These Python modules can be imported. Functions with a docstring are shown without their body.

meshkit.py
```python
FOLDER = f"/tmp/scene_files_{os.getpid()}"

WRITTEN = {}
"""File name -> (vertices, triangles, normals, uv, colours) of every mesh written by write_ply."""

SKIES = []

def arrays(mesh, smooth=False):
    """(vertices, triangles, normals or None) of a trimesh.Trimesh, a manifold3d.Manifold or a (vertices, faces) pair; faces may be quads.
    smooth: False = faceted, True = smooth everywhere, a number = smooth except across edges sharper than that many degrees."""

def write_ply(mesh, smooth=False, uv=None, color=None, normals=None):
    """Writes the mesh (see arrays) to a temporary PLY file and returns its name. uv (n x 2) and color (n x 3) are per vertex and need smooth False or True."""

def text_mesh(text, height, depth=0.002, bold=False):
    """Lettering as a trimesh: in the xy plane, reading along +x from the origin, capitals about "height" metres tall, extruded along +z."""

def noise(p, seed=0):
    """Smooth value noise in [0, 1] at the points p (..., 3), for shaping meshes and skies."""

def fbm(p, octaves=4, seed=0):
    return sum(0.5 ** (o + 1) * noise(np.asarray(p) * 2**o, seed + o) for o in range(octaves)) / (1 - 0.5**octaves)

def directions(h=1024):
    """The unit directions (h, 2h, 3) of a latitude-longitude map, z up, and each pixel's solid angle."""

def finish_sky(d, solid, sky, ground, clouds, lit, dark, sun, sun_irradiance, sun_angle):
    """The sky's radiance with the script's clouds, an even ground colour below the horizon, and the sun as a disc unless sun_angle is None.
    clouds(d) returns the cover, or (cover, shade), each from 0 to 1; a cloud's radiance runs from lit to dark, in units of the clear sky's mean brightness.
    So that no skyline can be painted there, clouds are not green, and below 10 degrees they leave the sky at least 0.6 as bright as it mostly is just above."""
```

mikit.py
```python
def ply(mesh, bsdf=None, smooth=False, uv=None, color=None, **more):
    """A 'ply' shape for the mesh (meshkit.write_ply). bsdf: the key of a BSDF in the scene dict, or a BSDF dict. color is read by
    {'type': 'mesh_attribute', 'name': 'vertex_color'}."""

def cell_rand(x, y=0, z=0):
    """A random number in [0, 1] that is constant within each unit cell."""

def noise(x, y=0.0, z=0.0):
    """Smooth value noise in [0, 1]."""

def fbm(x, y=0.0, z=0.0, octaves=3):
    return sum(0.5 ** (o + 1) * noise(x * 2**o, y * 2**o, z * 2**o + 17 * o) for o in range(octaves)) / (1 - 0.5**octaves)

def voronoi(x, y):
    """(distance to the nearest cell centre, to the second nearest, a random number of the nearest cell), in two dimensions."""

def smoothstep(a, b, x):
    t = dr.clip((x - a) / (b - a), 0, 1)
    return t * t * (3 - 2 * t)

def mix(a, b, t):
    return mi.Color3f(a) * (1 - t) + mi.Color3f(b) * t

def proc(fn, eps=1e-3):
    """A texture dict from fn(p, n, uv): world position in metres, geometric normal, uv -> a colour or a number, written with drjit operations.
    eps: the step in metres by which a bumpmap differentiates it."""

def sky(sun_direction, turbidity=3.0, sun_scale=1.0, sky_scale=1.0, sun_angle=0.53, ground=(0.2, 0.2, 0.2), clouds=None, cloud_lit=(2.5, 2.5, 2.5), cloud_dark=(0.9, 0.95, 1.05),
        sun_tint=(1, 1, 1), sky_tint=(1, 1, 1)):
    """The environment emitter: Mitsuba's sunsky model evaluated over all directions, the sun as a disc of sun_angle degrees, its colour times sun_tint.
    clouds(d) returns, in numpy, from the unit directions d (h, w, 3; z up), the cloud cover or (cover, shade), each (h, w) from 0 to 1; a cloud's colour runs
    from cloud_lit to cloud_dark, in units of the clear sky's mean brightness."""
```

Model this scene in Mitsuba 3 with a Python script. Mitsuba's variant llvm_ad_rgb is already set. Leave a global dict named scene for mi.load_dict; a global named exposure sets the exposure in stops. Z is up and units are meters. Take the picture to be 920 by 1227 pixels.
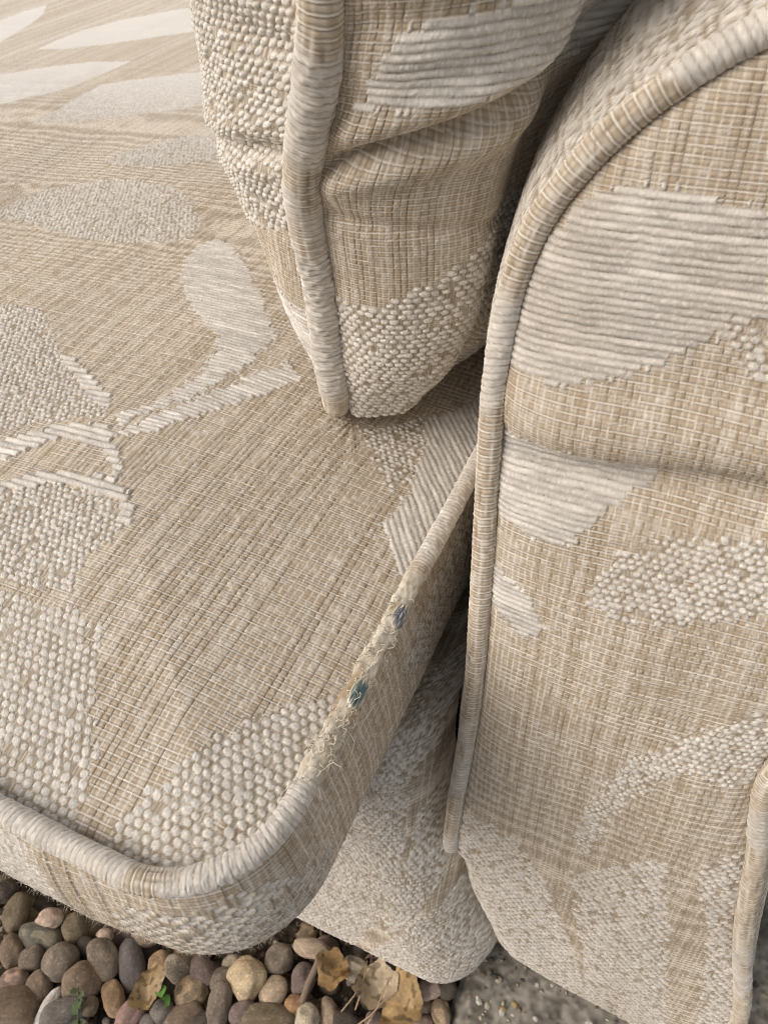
import math
import numpy as np
import trimesh
import shapely
from scipy.spatial import cKDTree
from scipy.interpolate import CubicSpline, PchipInterpolator
import drjit as dr
import mitsuba as mi
import mikit
from mikit import noise as tnoise, fbm as tfbm, smoothstep as tstep, mix as tmix
T = mi.ScalarTransform4f

# ------------------------------------------------------------------ camera, sky, exposure
scene, labels = {}, {}
exposure = 2.36
CAM = np.array([0.0, 0.0, 0.51])
FWD = np.array([-0.34289907, 0.62695932, -0.69953001])
UP = np.array([-0.236554, 0.6630484, 0.71021759])
scene['camera'] = {'type': 'thinlens', 'fov': 69.4, 'fov_axis': 'y', 'near_clip': 0.01, 'far_clip': 200.0,
                   'aperture_radius': 0.0005, 'focus_distance': 0.26,
                   'to_world': T().look_at(origin=CAM.tolist(), target=(CAM + FWD).tolist(), up=UP.tolist())}
scene['sky'] = mikit.sky((-0.54, -0.56, 0.60), turbidity=3, sun_scale=0.50, sun_angle=45, clouds=lambda d: 1.0,
                         cloud_lit=(0.92, 0.94, 0.99), sun_tint=(.915, 1.0, 1.22))

# ------------------------------------------------------------------ materials
scene['fabric'] = {'type': 'twosided', 'bsdf': {'type': 'principled', 'base_color': {'type': 'mesh_attribute', 'name': 'vertex_color'},
                   'roughness': 0.75, 'specular': 0.3, 'sheen': 0.5, 'sheen_tint': 0.4}}
scene['stone'] = {'type': 'twosided', 'bsdf': {'type': 'principled', 'base_color': {'type': 'mesh_attribute', 'name': 'vertex_color'},
                  'roughness': 0.85, 'specular': 0.2}}
scene['leaf'] = {'type': 'twosided', 'bsdf': {'type': 'principled', 'base_color': {'type': 'mesh_attribute', 'name': 'vertex_color'},
                 'roughness': 0.55, 'specular': 0.35}}


# ------------------------------------------------------------------ helpers
def h2(i, j, seed=0):
    i = np.asarray(i).astype(np.int64); j = np.asarray(j).astype(np.int64)
    h = (i * 374761393 + j * 668265263 + seed * 1442695041) & 0xFFFFFFFF
    h = ((h ^ (h >> 13)) * 1274126177) & 0xFFFFFFFF
    h = ((h ^ (h >> 15)) * 2246822519) & 0xFFFFFFFF
    return ((h ^ (h >> 16)) & 0xFFFFFF) / 16777215.0


def vn(x, y, seed=0):
    i, j = np.floor(x), np.floor(y)
    a, b = x - i, y - j
    a, b = a * a * (3 - 2 * a), b * b * (3 - 2 * b)
    return ((h2(i, j, seed) * (1 - a) + h2(i + 1, j, seed) * a) * (1 - b) + (h2(i, j + 1, seed) * (1 - a) + h2(i + 1, j + 1, seed) * a) * b)


def sst(a, b, x):
    t = np.clip((x - a) / (b - a), 0, 1)
    return t * t * (3 - 2 * t)


def gridfaces(nv, nu, closed_u=False):
    i = np.arange(nv - 1)[:, None] * nu
    j = np.arange(nu if closed_u else nu - 1)[None]
    k = (j + 1) % nu
    a, b, c, d = (i + j).ravel(), (i + k).ravel(), (i + nu + k).ravel(), (i + nu + j).ravel()
    return np.vstack([np.stack([a, b, c], 1), np.stack([a, c, d], 1)])


def gnormals(P):
    n = np.cross(np.gradient(P, axis=1), np.gradient(P, axis=0))
    l = np.linalg.norm(n, axis=-1, keepdims=True)
    return n / np.maximum(l, 1e-12)


def put(key, parts, bsdf='fabric', label=None, category=None, group=None, kind=None, smooth=True):
    """parts: list of (vertices, faces, colours) joined into one mesh"""
    V, F, Cc, o = [], [], [], 0
    for v, f, c in parts:
        V.append(v); F.append(np.asarray(f) + o); Cc.append(np.broadcast_to(c, (len(v), 3))); o += len(v)
    m = trimesh.Trimesh(np.vstack(V), np.vstack(F), process=False)
    scene[key] = mikit.ply(m, bsdf, smooth=smooth, color=np.vstack(Cc))
    tag(key, label, category, group, kind)


def tag(key, label=None, category=None, group=None, kind=None):
    d = {k: v for k, v in (('label', label), ('category', category), ('group', group), ('kind', kind)) if v}
    if d:
        labels[key] = {**labels.get(key, {}), **d}


# ------------------------------------------------------------------ the woven fabric
CREAM = np.array([0.725, 0.69, 0.625])
CHEN = np.array([0.675, 0.655, 0.615])
TAN = np.array([0.485, 0.402, 0.295])
DARK = np.array([0.165, 0.125, 0.085])
SEAT_MOTIFS = [
    ('rib', [(-226, 273), (-203, 276), (-193, 263), (-193, 229), (-211, 235), (-218, 251)]),
    ('rib', [(-285, 319), (-286, 334), (-281, 347), (-260, 335), (-236, 311), (-213, 287), (-200, 270), (-204, 257), (-210, 248), (-227, 256), (-246, 270), (-268, 291)]),
    ('rib', [(-203, 270), (-196, 233), (-200, 207), (-217, 185), (-221, 176), (-226, 181), (-213, 200), (-209, 224), (-217, 255)]),
    ('rib', [(-176, 249), (-166, 237), (-181, 213), (-202, 180), (-221, 169), (-207, 192), (-191, 221)]),
    ('bob', [(-461, 333), (-456, 359), (-447, 382), (-424, 400), (-396, 411), (-358, 405), (-331, 389), (-307, 366), (-296, 342), (-313, 329), (-344, 321), (-371, 322), (-407, 330), (-432, 334)]),
    ('rib', [(-771, 714), (-781, 761), (-783, 807), (-762, 862), (-717, 907), (-638, 963), (-587, 940), (-594, 836), (-634, 792), (-670, 761), (-701, 741), (-733, 721)]),
    ('rib', [(-756, 595), (-738, 624), (-700, 658), (-660, 678), (-613, 686), (-615, 664), (-621, 632), (-619, 599), (-624, 575), (-637, 555), (-650, 536), (-674, 518)]),
    ('rib', [(-937, 779), (-962, 847), (-971, 903), (-963, 938), (-920, 885), (-887, 823), (-852, 737), (-841, 687)]),
    ('bob', [(-592, 610), (-565, 627), (-508, 659), (-445, 650), (-438, 582), (-454, 552), (-496, 528), (-533, 507), (-576, 501), (-575, 533)]),
    ('bob', [(-443, 432), (-438, 456), (-425, 480), (-405, 503), (-375, 499), (-348, 469), (-364, 454), (-403, 431)]),
    ('rib', [(-654, 480), (-645, 532), (-621, 507), (-581, 413)]),
    ('bob', [(-395, 209), (-357, 244), (-324, 244), (-282, 210), (-235, 190), (-230, 180), (-256, 172), (-272, 158), (-308, 133)]),
    ('bob', [(-271, 110), (-243, 128), (-221, 141), (-193, 145), (-181, 131), (-186, 116), (-183, 100), (-196, 96), (-213, 96), (-236, 77)]),
    ('rope', [(-267, 152), (-249, 170), (-226, 176), (-201, 156), (-199, 148), (-217, 164), (-242, 162), (-258, 143)]),
    ('rope', [(-249, 134), (-226, 147), (-200, 150), (-187, 142), (-180, 131), (-184, 129), (-192, 140), (-221, 140), (-243, 128)]),
    ('rope', [(-287, 213), (-280, 215), (-235, 192), (-231, 183), (-239, 185)]),
    ('big', [(-245, 85), (-209, 91), (-186, 93), (-164, 93), (-154, 79), (-131, 44), (-129, 33), (-156, 31), (-196, 36)]),
    ('big', [(-77, 105), (-75, 89), (-76, 72), (-77, 52), (-97, 33), (-122, 30), (-115, 52), (-105, 74), (-93, 92)]),
    ('bob', [(-129, 223), (-108, 248), (-101, 225), (-98, 196), (-93, 186), (-109, 200)]),
    ('diag', [(-108, 248), (-91, 273), (-74, 234), (-70, 161), (-77, 151), (-97, 174), (-93, 188), (-101, 225)]),
]
ARM_MOTIFS = [
    ('rib', [(-48, 415), (-37, 433), (-28, 439), (-17, 440), (5, 437), (28, 431), (32, 421), (11, 414), (0, 408), (-8, 400), (-20, 394), (-33, 390), (-51, 392)]),
    ('rib', [(-50, 370), (-25, 373), (-2, 369), (-9, 361), (-17, 352), (-23, 343), (-33, 341), (-48, 344)]),
    ('rib', [(-48, 326), (-33, 319), (-26, 307), (-31, 301), (-46, 309)]),
    ('bob', [(-16, 324), (-10, 342), (4, 352), (27, 360), (44, 361), (49, 346), (33, 336), (17, 328), (-1, 321)]),
    ('bob', [(-2, 204), (2, 240), (10, 262), (25, 282), (43, 301), (59, 310), (69, 278), (43, 262), (31, 268), (20, 256), (10, 229), (4, 192)]),
    ('brick', [(-56, 186), (-33, 189), (-17, 179), (-5, 155), (10, 109), (24, 66), (58, 11), (-1, -24), (-39, 35), (-54, 122)]),
    ('brick', [(1, 176), (16, 196), (32, 212), (44, 160), (84, -73), (60, -143), (14, 113), (6, 157)]),
    ('brick', [(43, 216), (60, 238), (112, 8), (95, -41), (59, 159)]),
    ('bob', [(4, 412), (18, 417), (28, 407), (23, 400), (9, 402)]),
    ('rib', [(-31, 471), (-16, 481), (-1, 481), (-5, 473), (-14, 465)]),
]
BASE_MOTIFS = [
    ('bob', [(-99, 201), (-81, 259), (-59, 292), (-61, 254), (-75, 189), (-75, 129), (-99, 55), (-162, -52), (-147, 60)]),
    ('bob', [(-69, 186), (-53, 201), (-57, 132), (-81, 85)]),
    ('bob', [(-152, -77), (-65, 111), (-23, 147), (-23, -4), (-135, -214)]),
    ('bob', [(-61, 341), (-48, 354), (-49, 308), (-64, 293)]),
]

KINDS = {'rib': 1, 'bob': 2, 'rope': 3, 'big': 4, 'diag': 5, 'brick': 6, 'fine': 7, 'nap': 8}


class Motifs:
    """which structure the jacquard has at a place of the cloth: a raster of 1 mm cells"""
    def __init__(self, polys, lo, hi):
        self.lo, n = np.array(lo), np.ceil((np.array(hi) - lo) * 1000).astype(int)
        self.r = np.zeros(n, np.uint8)
        X, Y = np.meshgrid(self.lo[0] + (np.arange(n[0]) + .5) / 1000, self.lo[1] + (np.arange(n[1]) + .5) / 1000, indexing='ij')
        for k, p in polys:
            g = shapely.Polygon(np.array(p) / 1000.0).buffer(0)
            if k in ('big', 'bob', 'rib', 'brick', 'rope'):
                g = g.buffer(.003).buffer(-.003)
            shapely.prepare(g)
            self.r[shapely.contains_xy(g, X, Y)] = KINDS[k]

    def __call__(self, s, t):
        i = np.floor((s - self.lo[0]) * 1000).astype(int); j = np.floor((t - self.lo[1]) * 1000).astype(int)
        ok = (i >= 0) & (j >= 0) & (i < self.r.shape[0]) & (j < self.r.shape[1])
        return np.where(ok, self.r[np.clip(i, 0, self.r.shape[0] - 1), np.clip(j, 0, self.r.shape[1] - 1)], 0)


def mixc(a, b, t):
    return a + (b - a) * np.asarray(t)[..., None]


def w_ground(s, t, seed, ps=0.0025, pt=0.0024):
    """open basket weave: soft tan warp bundles between thin cream weft threads"""
    s = s + 0.00035 * (vn(s / .012, t / .02, seed + 1) - .5) * 2
    t = t + 0.0003 * (vn(s / .02, t / .02, seed + 2) - .5) * 2
    i, j = np.floor(s / ps), np.floor(t / pt)
    fs, ft = s / ps - i, t / pt - j
    r_cell, r_col, r2 = h2(i, j, seed + 3), h2(i, 0 * i, seed + 4), h2(i, j, seed + 33)
    ns = 3
    lean = (ft - .5) * .55 * (r_cell - .2)            # the strands of a bundle lean a little
    k = np.floor(s / ps * ns + lean); fk = s / ps * ns + lean - k
    strand = np.sqrt(np.clip(1 - (2 * fk - 1) ** 2, 0, 1))
    belly = np.sin(np.pi * np.clip(ft, 0, 1)) ** .6
    cellp = np.clip(1 - np.abs(2 * fs - 1) ** 3, 0, 1)
    h = 0.00018 * strand * (0.4 + .6 * belly) + 0.00028 * belly * cellp * (.45 + 1.1 * r_cell)
    # some warp ends are creamier, a few of them for a long way
    streak = .62 * h2(k, np.floor(j / 2 + h2(k, 0 * k, seed + 31) * 2), seed + 5) + .30 * vn(s / .006, t / .09, seed + 6) + .40 * (h2(k, j, seed + 7) - .5)
    c = mixc(TAN * .95, CREAM, sst(.20, .95, streak) * .62)
    c = mixc(c, CREAM * 1.05, ((r_cell > .88) & (strand > .5)) * .40)
    c = mixc(c, DARK, (1 - strand) ** 1.6 * .55)
    c = mixc(c, DARK, (1 - belly) * .34)
    # the cream warp between two bundles: seen where it comes over the weft
    slit = np.exp(-((np.abs(fs - .5) - .5) / .085) ** 2)
    ii = i + (fs > .5)
    warp_on = h2(ii, 0 * ii, seed + 32) < .55
    c = mixc(c, DARK, slit * .50 * (1 - warp_on))
    c = mixc(c, CREAM * 1.05, slit * warp_on * .75)
    h = h - .00026 * slit * belly * (1 - 1.5 * warp_on)
    # thin cream weft over a bundle or two, under one warp
    d = (ft + .5) % 1 - .5
    jl = np.floor(t / pt + .5)
    d = d + .07 * (vn(s / .0016, jl * 7.3, seed + 8) - .5)
    under = (np.abs(fs - .5) > .42) & (h2(ii, jl, seed + 9) < .5)
    tone = .55 + .38 * vn(s / .004, jl * 5.1, seed + 34)
    line = np.exp(-(d / .085) ** 4) * np.where(under, .10, 1.0)
    h = h + 0.00032 * np.exp(-(d / .10) ** 2) * np.where(under, .1, 1.0) - 0.00024 * np.exp(-((np.abs(d) - .19) / .07) ** 2) * np.where(under, 0, 1)
    c = mixc(c, DARK * .8, np.exp(-((np.abs(d) - .20) / .08) ** 2) * .42)
    c = mixc(c, CREAM * 1.15, np.clip(line * 1.05, 0, 1) * tone)
    dot = slit * np.exp(-(d / .30) ** 2) * warp_on * under
    c = mixc(c, CREAM * 1.18, np.clip(dot * 1.2, 0, 1) * (.5 + .5 * r2))
    h = h + .00038 * dot
    return h, c


def w_rib(s, t, seed, pt=0.0023, hh=0.00075):
    """chenille weft cords lying side by side"""
    t = t + 0.0010 * (vn(s / .013, t / .02, seed + 11) - .5) + .0004 * (vn(s / .004, t / .004, seed + 17) - .5)
    j = np.floor(t / pt); ft = t / pt - j
    p = np.clip(1 - np.abs(2 * ft - 1) ** 2.2, 0, 1) ** .6
    k = s / 0.00105 + .5 * (j % 2) + (ft - .5) * 1.1 + .5 * vn(s / .003, j * 3.1, seed + 12)
    tick = .5 + .5 * np.cos(2 * np.pi * k)
    fuzz = vn(s / .0005 + ft, t / .0008, seed + 13)
    plump = vn(s / .005, j * 5.7, seed + 10)
    h = hh * (.1 + .9 * p) * (.60 + .6 * plump) * (1 - .30 * tick * (1.15 - p)) + .00030 * fuzz * p
    c = CHEN * (.70 + .42 * vn(s / .007, j * 2.3, seed + 14) * (.5 + .9 * h2(j, 0 * j, seed + 15)) + .26 * (fuzz - .3))[..., None]
    c = mixc(c, CREAM * 1.15, ((fuzz > .78) & (p > .5)) * .5)
    c = mixc(c, DARK, np.clip((1 - p) * (.35 + .75 * tick), 0, 1) * .85)
    return h, c


def bob_center(s, t, ps, pt, seed):
    j = np.floor(t / pt); off = .5 * (j % 2)
    i = np.floor(s / ps + off)
    return i, j, (i + .5 - off) * ps, (j + .5) * pt


def w_bob(s, t, seed, ps=.0034, pt=.0027, hh=.00060, fill=.97, jit=.17):
    """loops of fat chenille yarn in rows between fine warp"""
    t = t + .0010 * (vn(s / .02, t / .02, seed + 18) - .5)
    i, j, cs, ct = bob_center(s, t, ps, pt, seed)
    best = np.zeros(s.shape); bid = np.zeros(s.shape); bx = np.zeros(s.shape); by = np.zeros(s.shape)
    for dj in (-1, 0, 1):
        for di in (-1, 0, 1):
            jj = j + dj
            ii = np.floor(s / ps + .5 * (jj % 2)) + di
            a = (ii + .5 - .5 * (jj % 2)) * ps + (h2(ii, jj, seed + 21) - .5) * ps * jit * 1.4
            b = (jj + .5) * pt + (h2(ii, jj, seed + 22) - .5) * pt * jit
            sz = .80 + .34 * h2(ii, jj, seed + 23)
            x, y = (s - a) / (ps * .44 * sz), (t - b) / (pt * .46 * sz)
            y = y + .35 * x * (h2(ii, jj, seed + 27) - .25)
            on = h2(ii, jj, seed + 24) < fill
            d = np.where(on, np.clip(1 - np.abs(x) ** 2.2 - np.abs(y) ** 2.2, 0, 1) ** .42 * (.8 + .3 * h2(ii, jj, seed + 25)), 0)
            up = d > best
            bid = np.where(up, h2(ii, jj, seed + 26), bid); bx = np.where(up, x, bx); by = np.where(up, y, by)
            best = np.maximum(best, d)
    # the yarn of a loop: a few soft plies running aslant
    q = bx * (.6 + .5 * bid) + by * .9
    ply = vn(q * 2.3 + bid * 40, (bx - by) * .9 + bid * 17, seed + 19)
    fuzz = vn(s / .00042 + .6 * vn(s / .001, t / .001, seed + 30), t / .00055, seed + 28)
    k = np.floor(s / .0005); fk = s / .0005 - k
    strand = np.sqrt(np.clip(1 - (2 * fk - 1) ** 2, 0, 1))
    h = hh * best * (.85 + .3 * ply) + .00022 * (fuzz - .3) * (best > .1) + .00016 * strand * (best < .3)
    base = mixc(TAN * .62, CREAM, .75 * h2(k, np.floor(t / pt), seed + 29) ** 1.5)
    base = mixc(base, DARK, (1 - strand) * .65)
    puff = CHEN * (.80 + .20 * bid + .20 * (ply - .3))[..., None] * (.82 + .36 * fuzz)[..., None]
    puff = mixc(puff, TAN * .8, .30 * np.exp(-((fk - .5) / .22) ** 2) * (h2(k, np.floor(t / pt), seed + 35) < .45))
    puff = mixc(puff, CREAM * 1.18, (fuzz > .74) * np.clip(best, 0, 1) * .45)
    return h, mixc(base, puff, sst(.16, .55, best))


def w_fine(s, t, seed):
    """fine close twill"""
    k = s / .0011 + t / .0034; f = k - np.floor(k)
    p = np.sqrt(np.clip(1 - (2 * f - 1) ** 2, 0, 1))
    g = vn(s / .0007, t / .0011, seed + 50)
    c = mixc(mixc(TAN, CREAM, .1 + .7 * g * (.4 + .6 * vn(s / .004, t / .004, seed + 55))), DARK, (1 - p) * .6)
    return .00028 * p + .00022 * g, c


def w_nap(s, t, seed):
    """matted chenille, more nap than weave"""
    h, c = w_bob(s, t, seed, .0028, .0017, .00055, .9, .5)
    g = vn(s / .0005, t / .0005, seed + 51); g2 = vn(s / .0014, t / .0011, seed + 52)
    c = mixc(c, CHEN * .98, .45) * (.75 + .3 * g + .25 * g2)[..., None]
    return h * .8 + .0003 * g + .0003 * g2, c


def fabric(s, t, motifs=None, seed=0, flat=None, kind=None, sc=1.0):
    """height (m) and colour of the cloth at cloth coordinates s (weft way), t (warp way)"""
    sh = s.shape
    s, t = s.ravel(), t.ravel()
    K = motifs(s, t) if motifs is not None else np.full(s.shape, KINDS.get(kind, 0))
    s, t = s / sc, t / sc
    h, c = w_ground(s, t, seed)

    def use(code, fn, ps, pt):
        _, _, cs, ct = bob_center(s, t, ps, pt, seed)
        jj = np.floor(t / pt)
        cs = cs + (h2(jj, 0 * jj, seed + 60) - .5) * .0035; ct = ct + (h2(np.floor(s / ps), 0 * jj, seed + 61) - .5) * .0016
        m = (motifs(cs * sc, ct * sc) if motifs is not None else K) == code
        if code in (2, 4, 6):
            m &= h2(np.floor(cs / .0034), jj, seed + 62) > .012
        if m.any():
            h[m], c[m] = fn(s[m], t[m])
    use(1, lambda a, b: w_rib(a, b, seed), .0012, .0023)
    use(3, lambda a, b: w_rib(a, b, seed + 1, .0032, .0013), .0016, .0032)
    use(2, lambda a, b: w_bob(a, b, seed, .0031, .0024, .0008, .93, .24), .0031, .0024)
    use(4, lambda a, b: w_bob(a, b, seed), .0034, .0027)
    use(6, lambda a, b: w_bob(a, b, seed, .0044, .0027, .0010, .91, .2), .0044, .0027)
    use(7, lambda a, b: w_fine(a, b, seed), .0011, .0011)
    use(8, lambda a, b: w_nap(a, b, seed), .0014, .0014)
    q = np.radians(-52)
    use(5, lambda a, b: w_rib(a * np.cos(q) + b * np.sin(q), -a * np.sin(q) + b * np.cos(q), seed + 2, .0026, .0006), .0012, .0012)
    # age: faint uneven soiling
    c = c * (1 - .10 * (vn(s / .05, t / .05, seed + 40) - .35))[:, None]
    if flat is not None:
        f = flat.ravel(); m = np.array([.53, .45, .355])
        h = h * (1 - f)
        tone = h2(np.floor(s / .0026), 0 * s, seed + 41) * .55 + vn(s / .010, t / .4, seed + 42) * .35 + .25 * (vn(s / .002, t / .005, seed + 43) - .5) + .12
        far = np.where((K > 0)[:, None], CHEN * 1.02, mixc(TAN * .92, CREAM * .92, np.clip(tone - .1, 0, 1)))
        c = c * (1 - f)[:, None] + far * f[:, None]
    return h.reshape(sh) * sc, c.reshape(sh + (3,))


def cloth(P, s, t, N=None, amp=1.0, **kw):
    """a displaced sheet of cloth from a grid of points: (vertices, faces, colours)"""
    N = gnormals(P) if N is None else N
    h, c = fabric(s, t, **kw)
    V = P + N * (h * amp)[..., None]
    return V.reshape(-1, 3), gridfaces(*P.shape[:2]), c.reshape(-1, 3)


def arclen(p):
    return np.r_[0, np.cumsum(np.linalg.norm(np.diff(p, axis=0), axis=1))]


def resample(p, step=None, n=None, smooth=True):
    p = np.asarray(p, float); a = arclen(p)
    n = n or int(a[-1] / step) + 2
    q = np.linspace(0, a[-1], n)
    f = (CubicSpline(a, p) if smooth else None)
    return f(q) if smooth else np.stack([np.interp(q, a, p[:, k]) for k in range(p.shape[1])], 1)


def frame_tube(path, up):
    t = np.gradient(path, axis=0); t /= np.linalg.norm(t, axis=1, keepdims=True)
    b = np.cross(t, up); b /= np.linalg.norm(b, axis=1, keepdims=True)
    return t, b, np.cross(b, t)


def piping(path, r, up, seed, nu=30, worn=None, ring=.0021, cream=.6, lump=1.0, relief=1.0):
    """fabric covered cord along a path of points"""
    path = np.asarray(path); t, b, n = frame_tube(path, np.asarray(up, float))
    l = arclen(path)[:, None]; a = np.linspace(0, 2 * np.pi, nu, endpoint=False)[None]
    L, A = np.broadcast_to(l, (len(path), nu)), np.broadcast_to(a, (len(path), nu))
    ca, sa = np.cos(A), np.sin(A)
    # rings of chenille across the cord, slightly slanted, broken by stretches of plain weave
    x = L + .0007 * np.sin(A + 1.0) + .0008 * (vn(L / .006, 3 + ca, seed) - .5)
    j = np.floor(x / ring); f = x / ring - j
    p = np.clip(1 - np.abs(2 * f - 1) ** 5, 0, 1) ** .8
    fuzz = vn(L / .00055, A * r / .0009 + .5 * vn(L / .001, A, seed + 14), seed + 1)
    rough = vn(L / .03, 0 * L + 3, seed + 15)
    plump = vn(j * 3.7, 1.5 * ca + 9, seed + 2) * .7 + .3 * vn(j * 1.7, 1.5 * sa + 5, seed + 8)
    hr = (.00024 * p * (.55 + .7 * plump) + .00030 * (fuzz - .3) + .0008 * rough * (vn(L / .0022, A * r / .0016, seed + 16) - .4))
    cr = CHEN * (.82 + .2 * h2(j, 0 * j, seed + 3))[..., None] * (.80 + .38 * fuzz)[..., None]
    cr = mixc(cr, TAN * .9, (vn(L / .012, ca * 1.2, seed + 17) * sst(.3, .8, fuzz) * .5))
    cr = mixc(cr, DARK * 1.6, (1 - p) ** 1.1 * .85)
    cr = mixc(cr, CREAM * 1.15, (fuzz > .78) * p * .4)
    hg, cg = w_ground((A * r).ravel() + .0007 * np.sin(L / .02).ravel(), (L * .9).ravel(), seed + 4)
    hg, cg = hg.reshape(L.shape), cg.reshape(L.shape + (3,))
    sec = sst(.0, .16, vn(L / .028, 0 * L, seed + 5) + .25 * (vn(L / .008, ca * 1.4, seed + 6) - .5) - (1 - cream) * .95)
    h, c = hg * (1 - sec) + hr * sec * relief, mixc(cg, cr, sec)
    R = r * (1 + .05 * (vn(L / .02, 0 * L, seed + 7) - .5) * lump)
    if worn is not None:
        w = worn(L)
        fib = vn(L / .0022 + A * 1.1, A * r / .0005, seed + 9)
        lum = vn(L / .005, 1.7 * ca + 4, seed + 10) + .6 * vn(L / .0018, 2.5 * sa + 1.5 * ca, seed + 11)
        hw = -.0010 + .0010 * lum + .0007 * fib
        cw = mixc(np.array([.55, .48, .37]), np.array([.70, .67, .60]), vn(L / .004, 2 * ca, seed + 12)) * (.8 + .3 * fib)[..., None]
        cw = mixc(cw, np.array([.33, .23, .12]), sst(.45, .8, vn(L / .005, 1.6 * sa + 7, seed + 13)) * .75)
        h, c = h * (1 - w) + hw * w, mixc(c, cw, w)
    V = path[:, None] + (b[:, None] * ca[..., None] + n[:, None] * sa[..., None]) * (R + h)[..., None]
    F = gridfaces(len(path), nu, True)
    caps = []
    V2 = np.vstack([V.reshape(-1, 3), path[:1] - t[:1] * r * .3, path[-1:] + t[-1:] * r * .3])
    k = np.arange(nu); m = (len(path) - 1) * nu
    caps = np.vstack([np.stack([0 * k + len(V2) - 2, (k + 1) % nu, k], 1), np.stack([0 * k + len(V2) - 1, m + k, m + (k + 1) % nu], 1)])
    return V2, np.vstack([F, caps])[:, ::-1], np.vstack([c.reshape(-1, 3), c[0, :1], c[-1, :1]])


def tube(path, r0, r1=None, nu=6):
    path = np.asarray(path, float); r1 = r0 if r1 is None else r1
    t, b, n = frame_tube(path, np.array([.31, .17, .93]))
    a = np.linspace(0, 2 * np.pi, nu, endpoint=False)
    rr = np.linspace(r0, r1, len(path))[:, None, None]
    V = path[:, None] + (b[:, None] * np.cos(a)[None, :, None] + n[:, None] * np.sin(a)[None, :, None]) * rr
    return V.reshape(-1, 3), gridfaces(len(path), nu, True)


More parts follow.
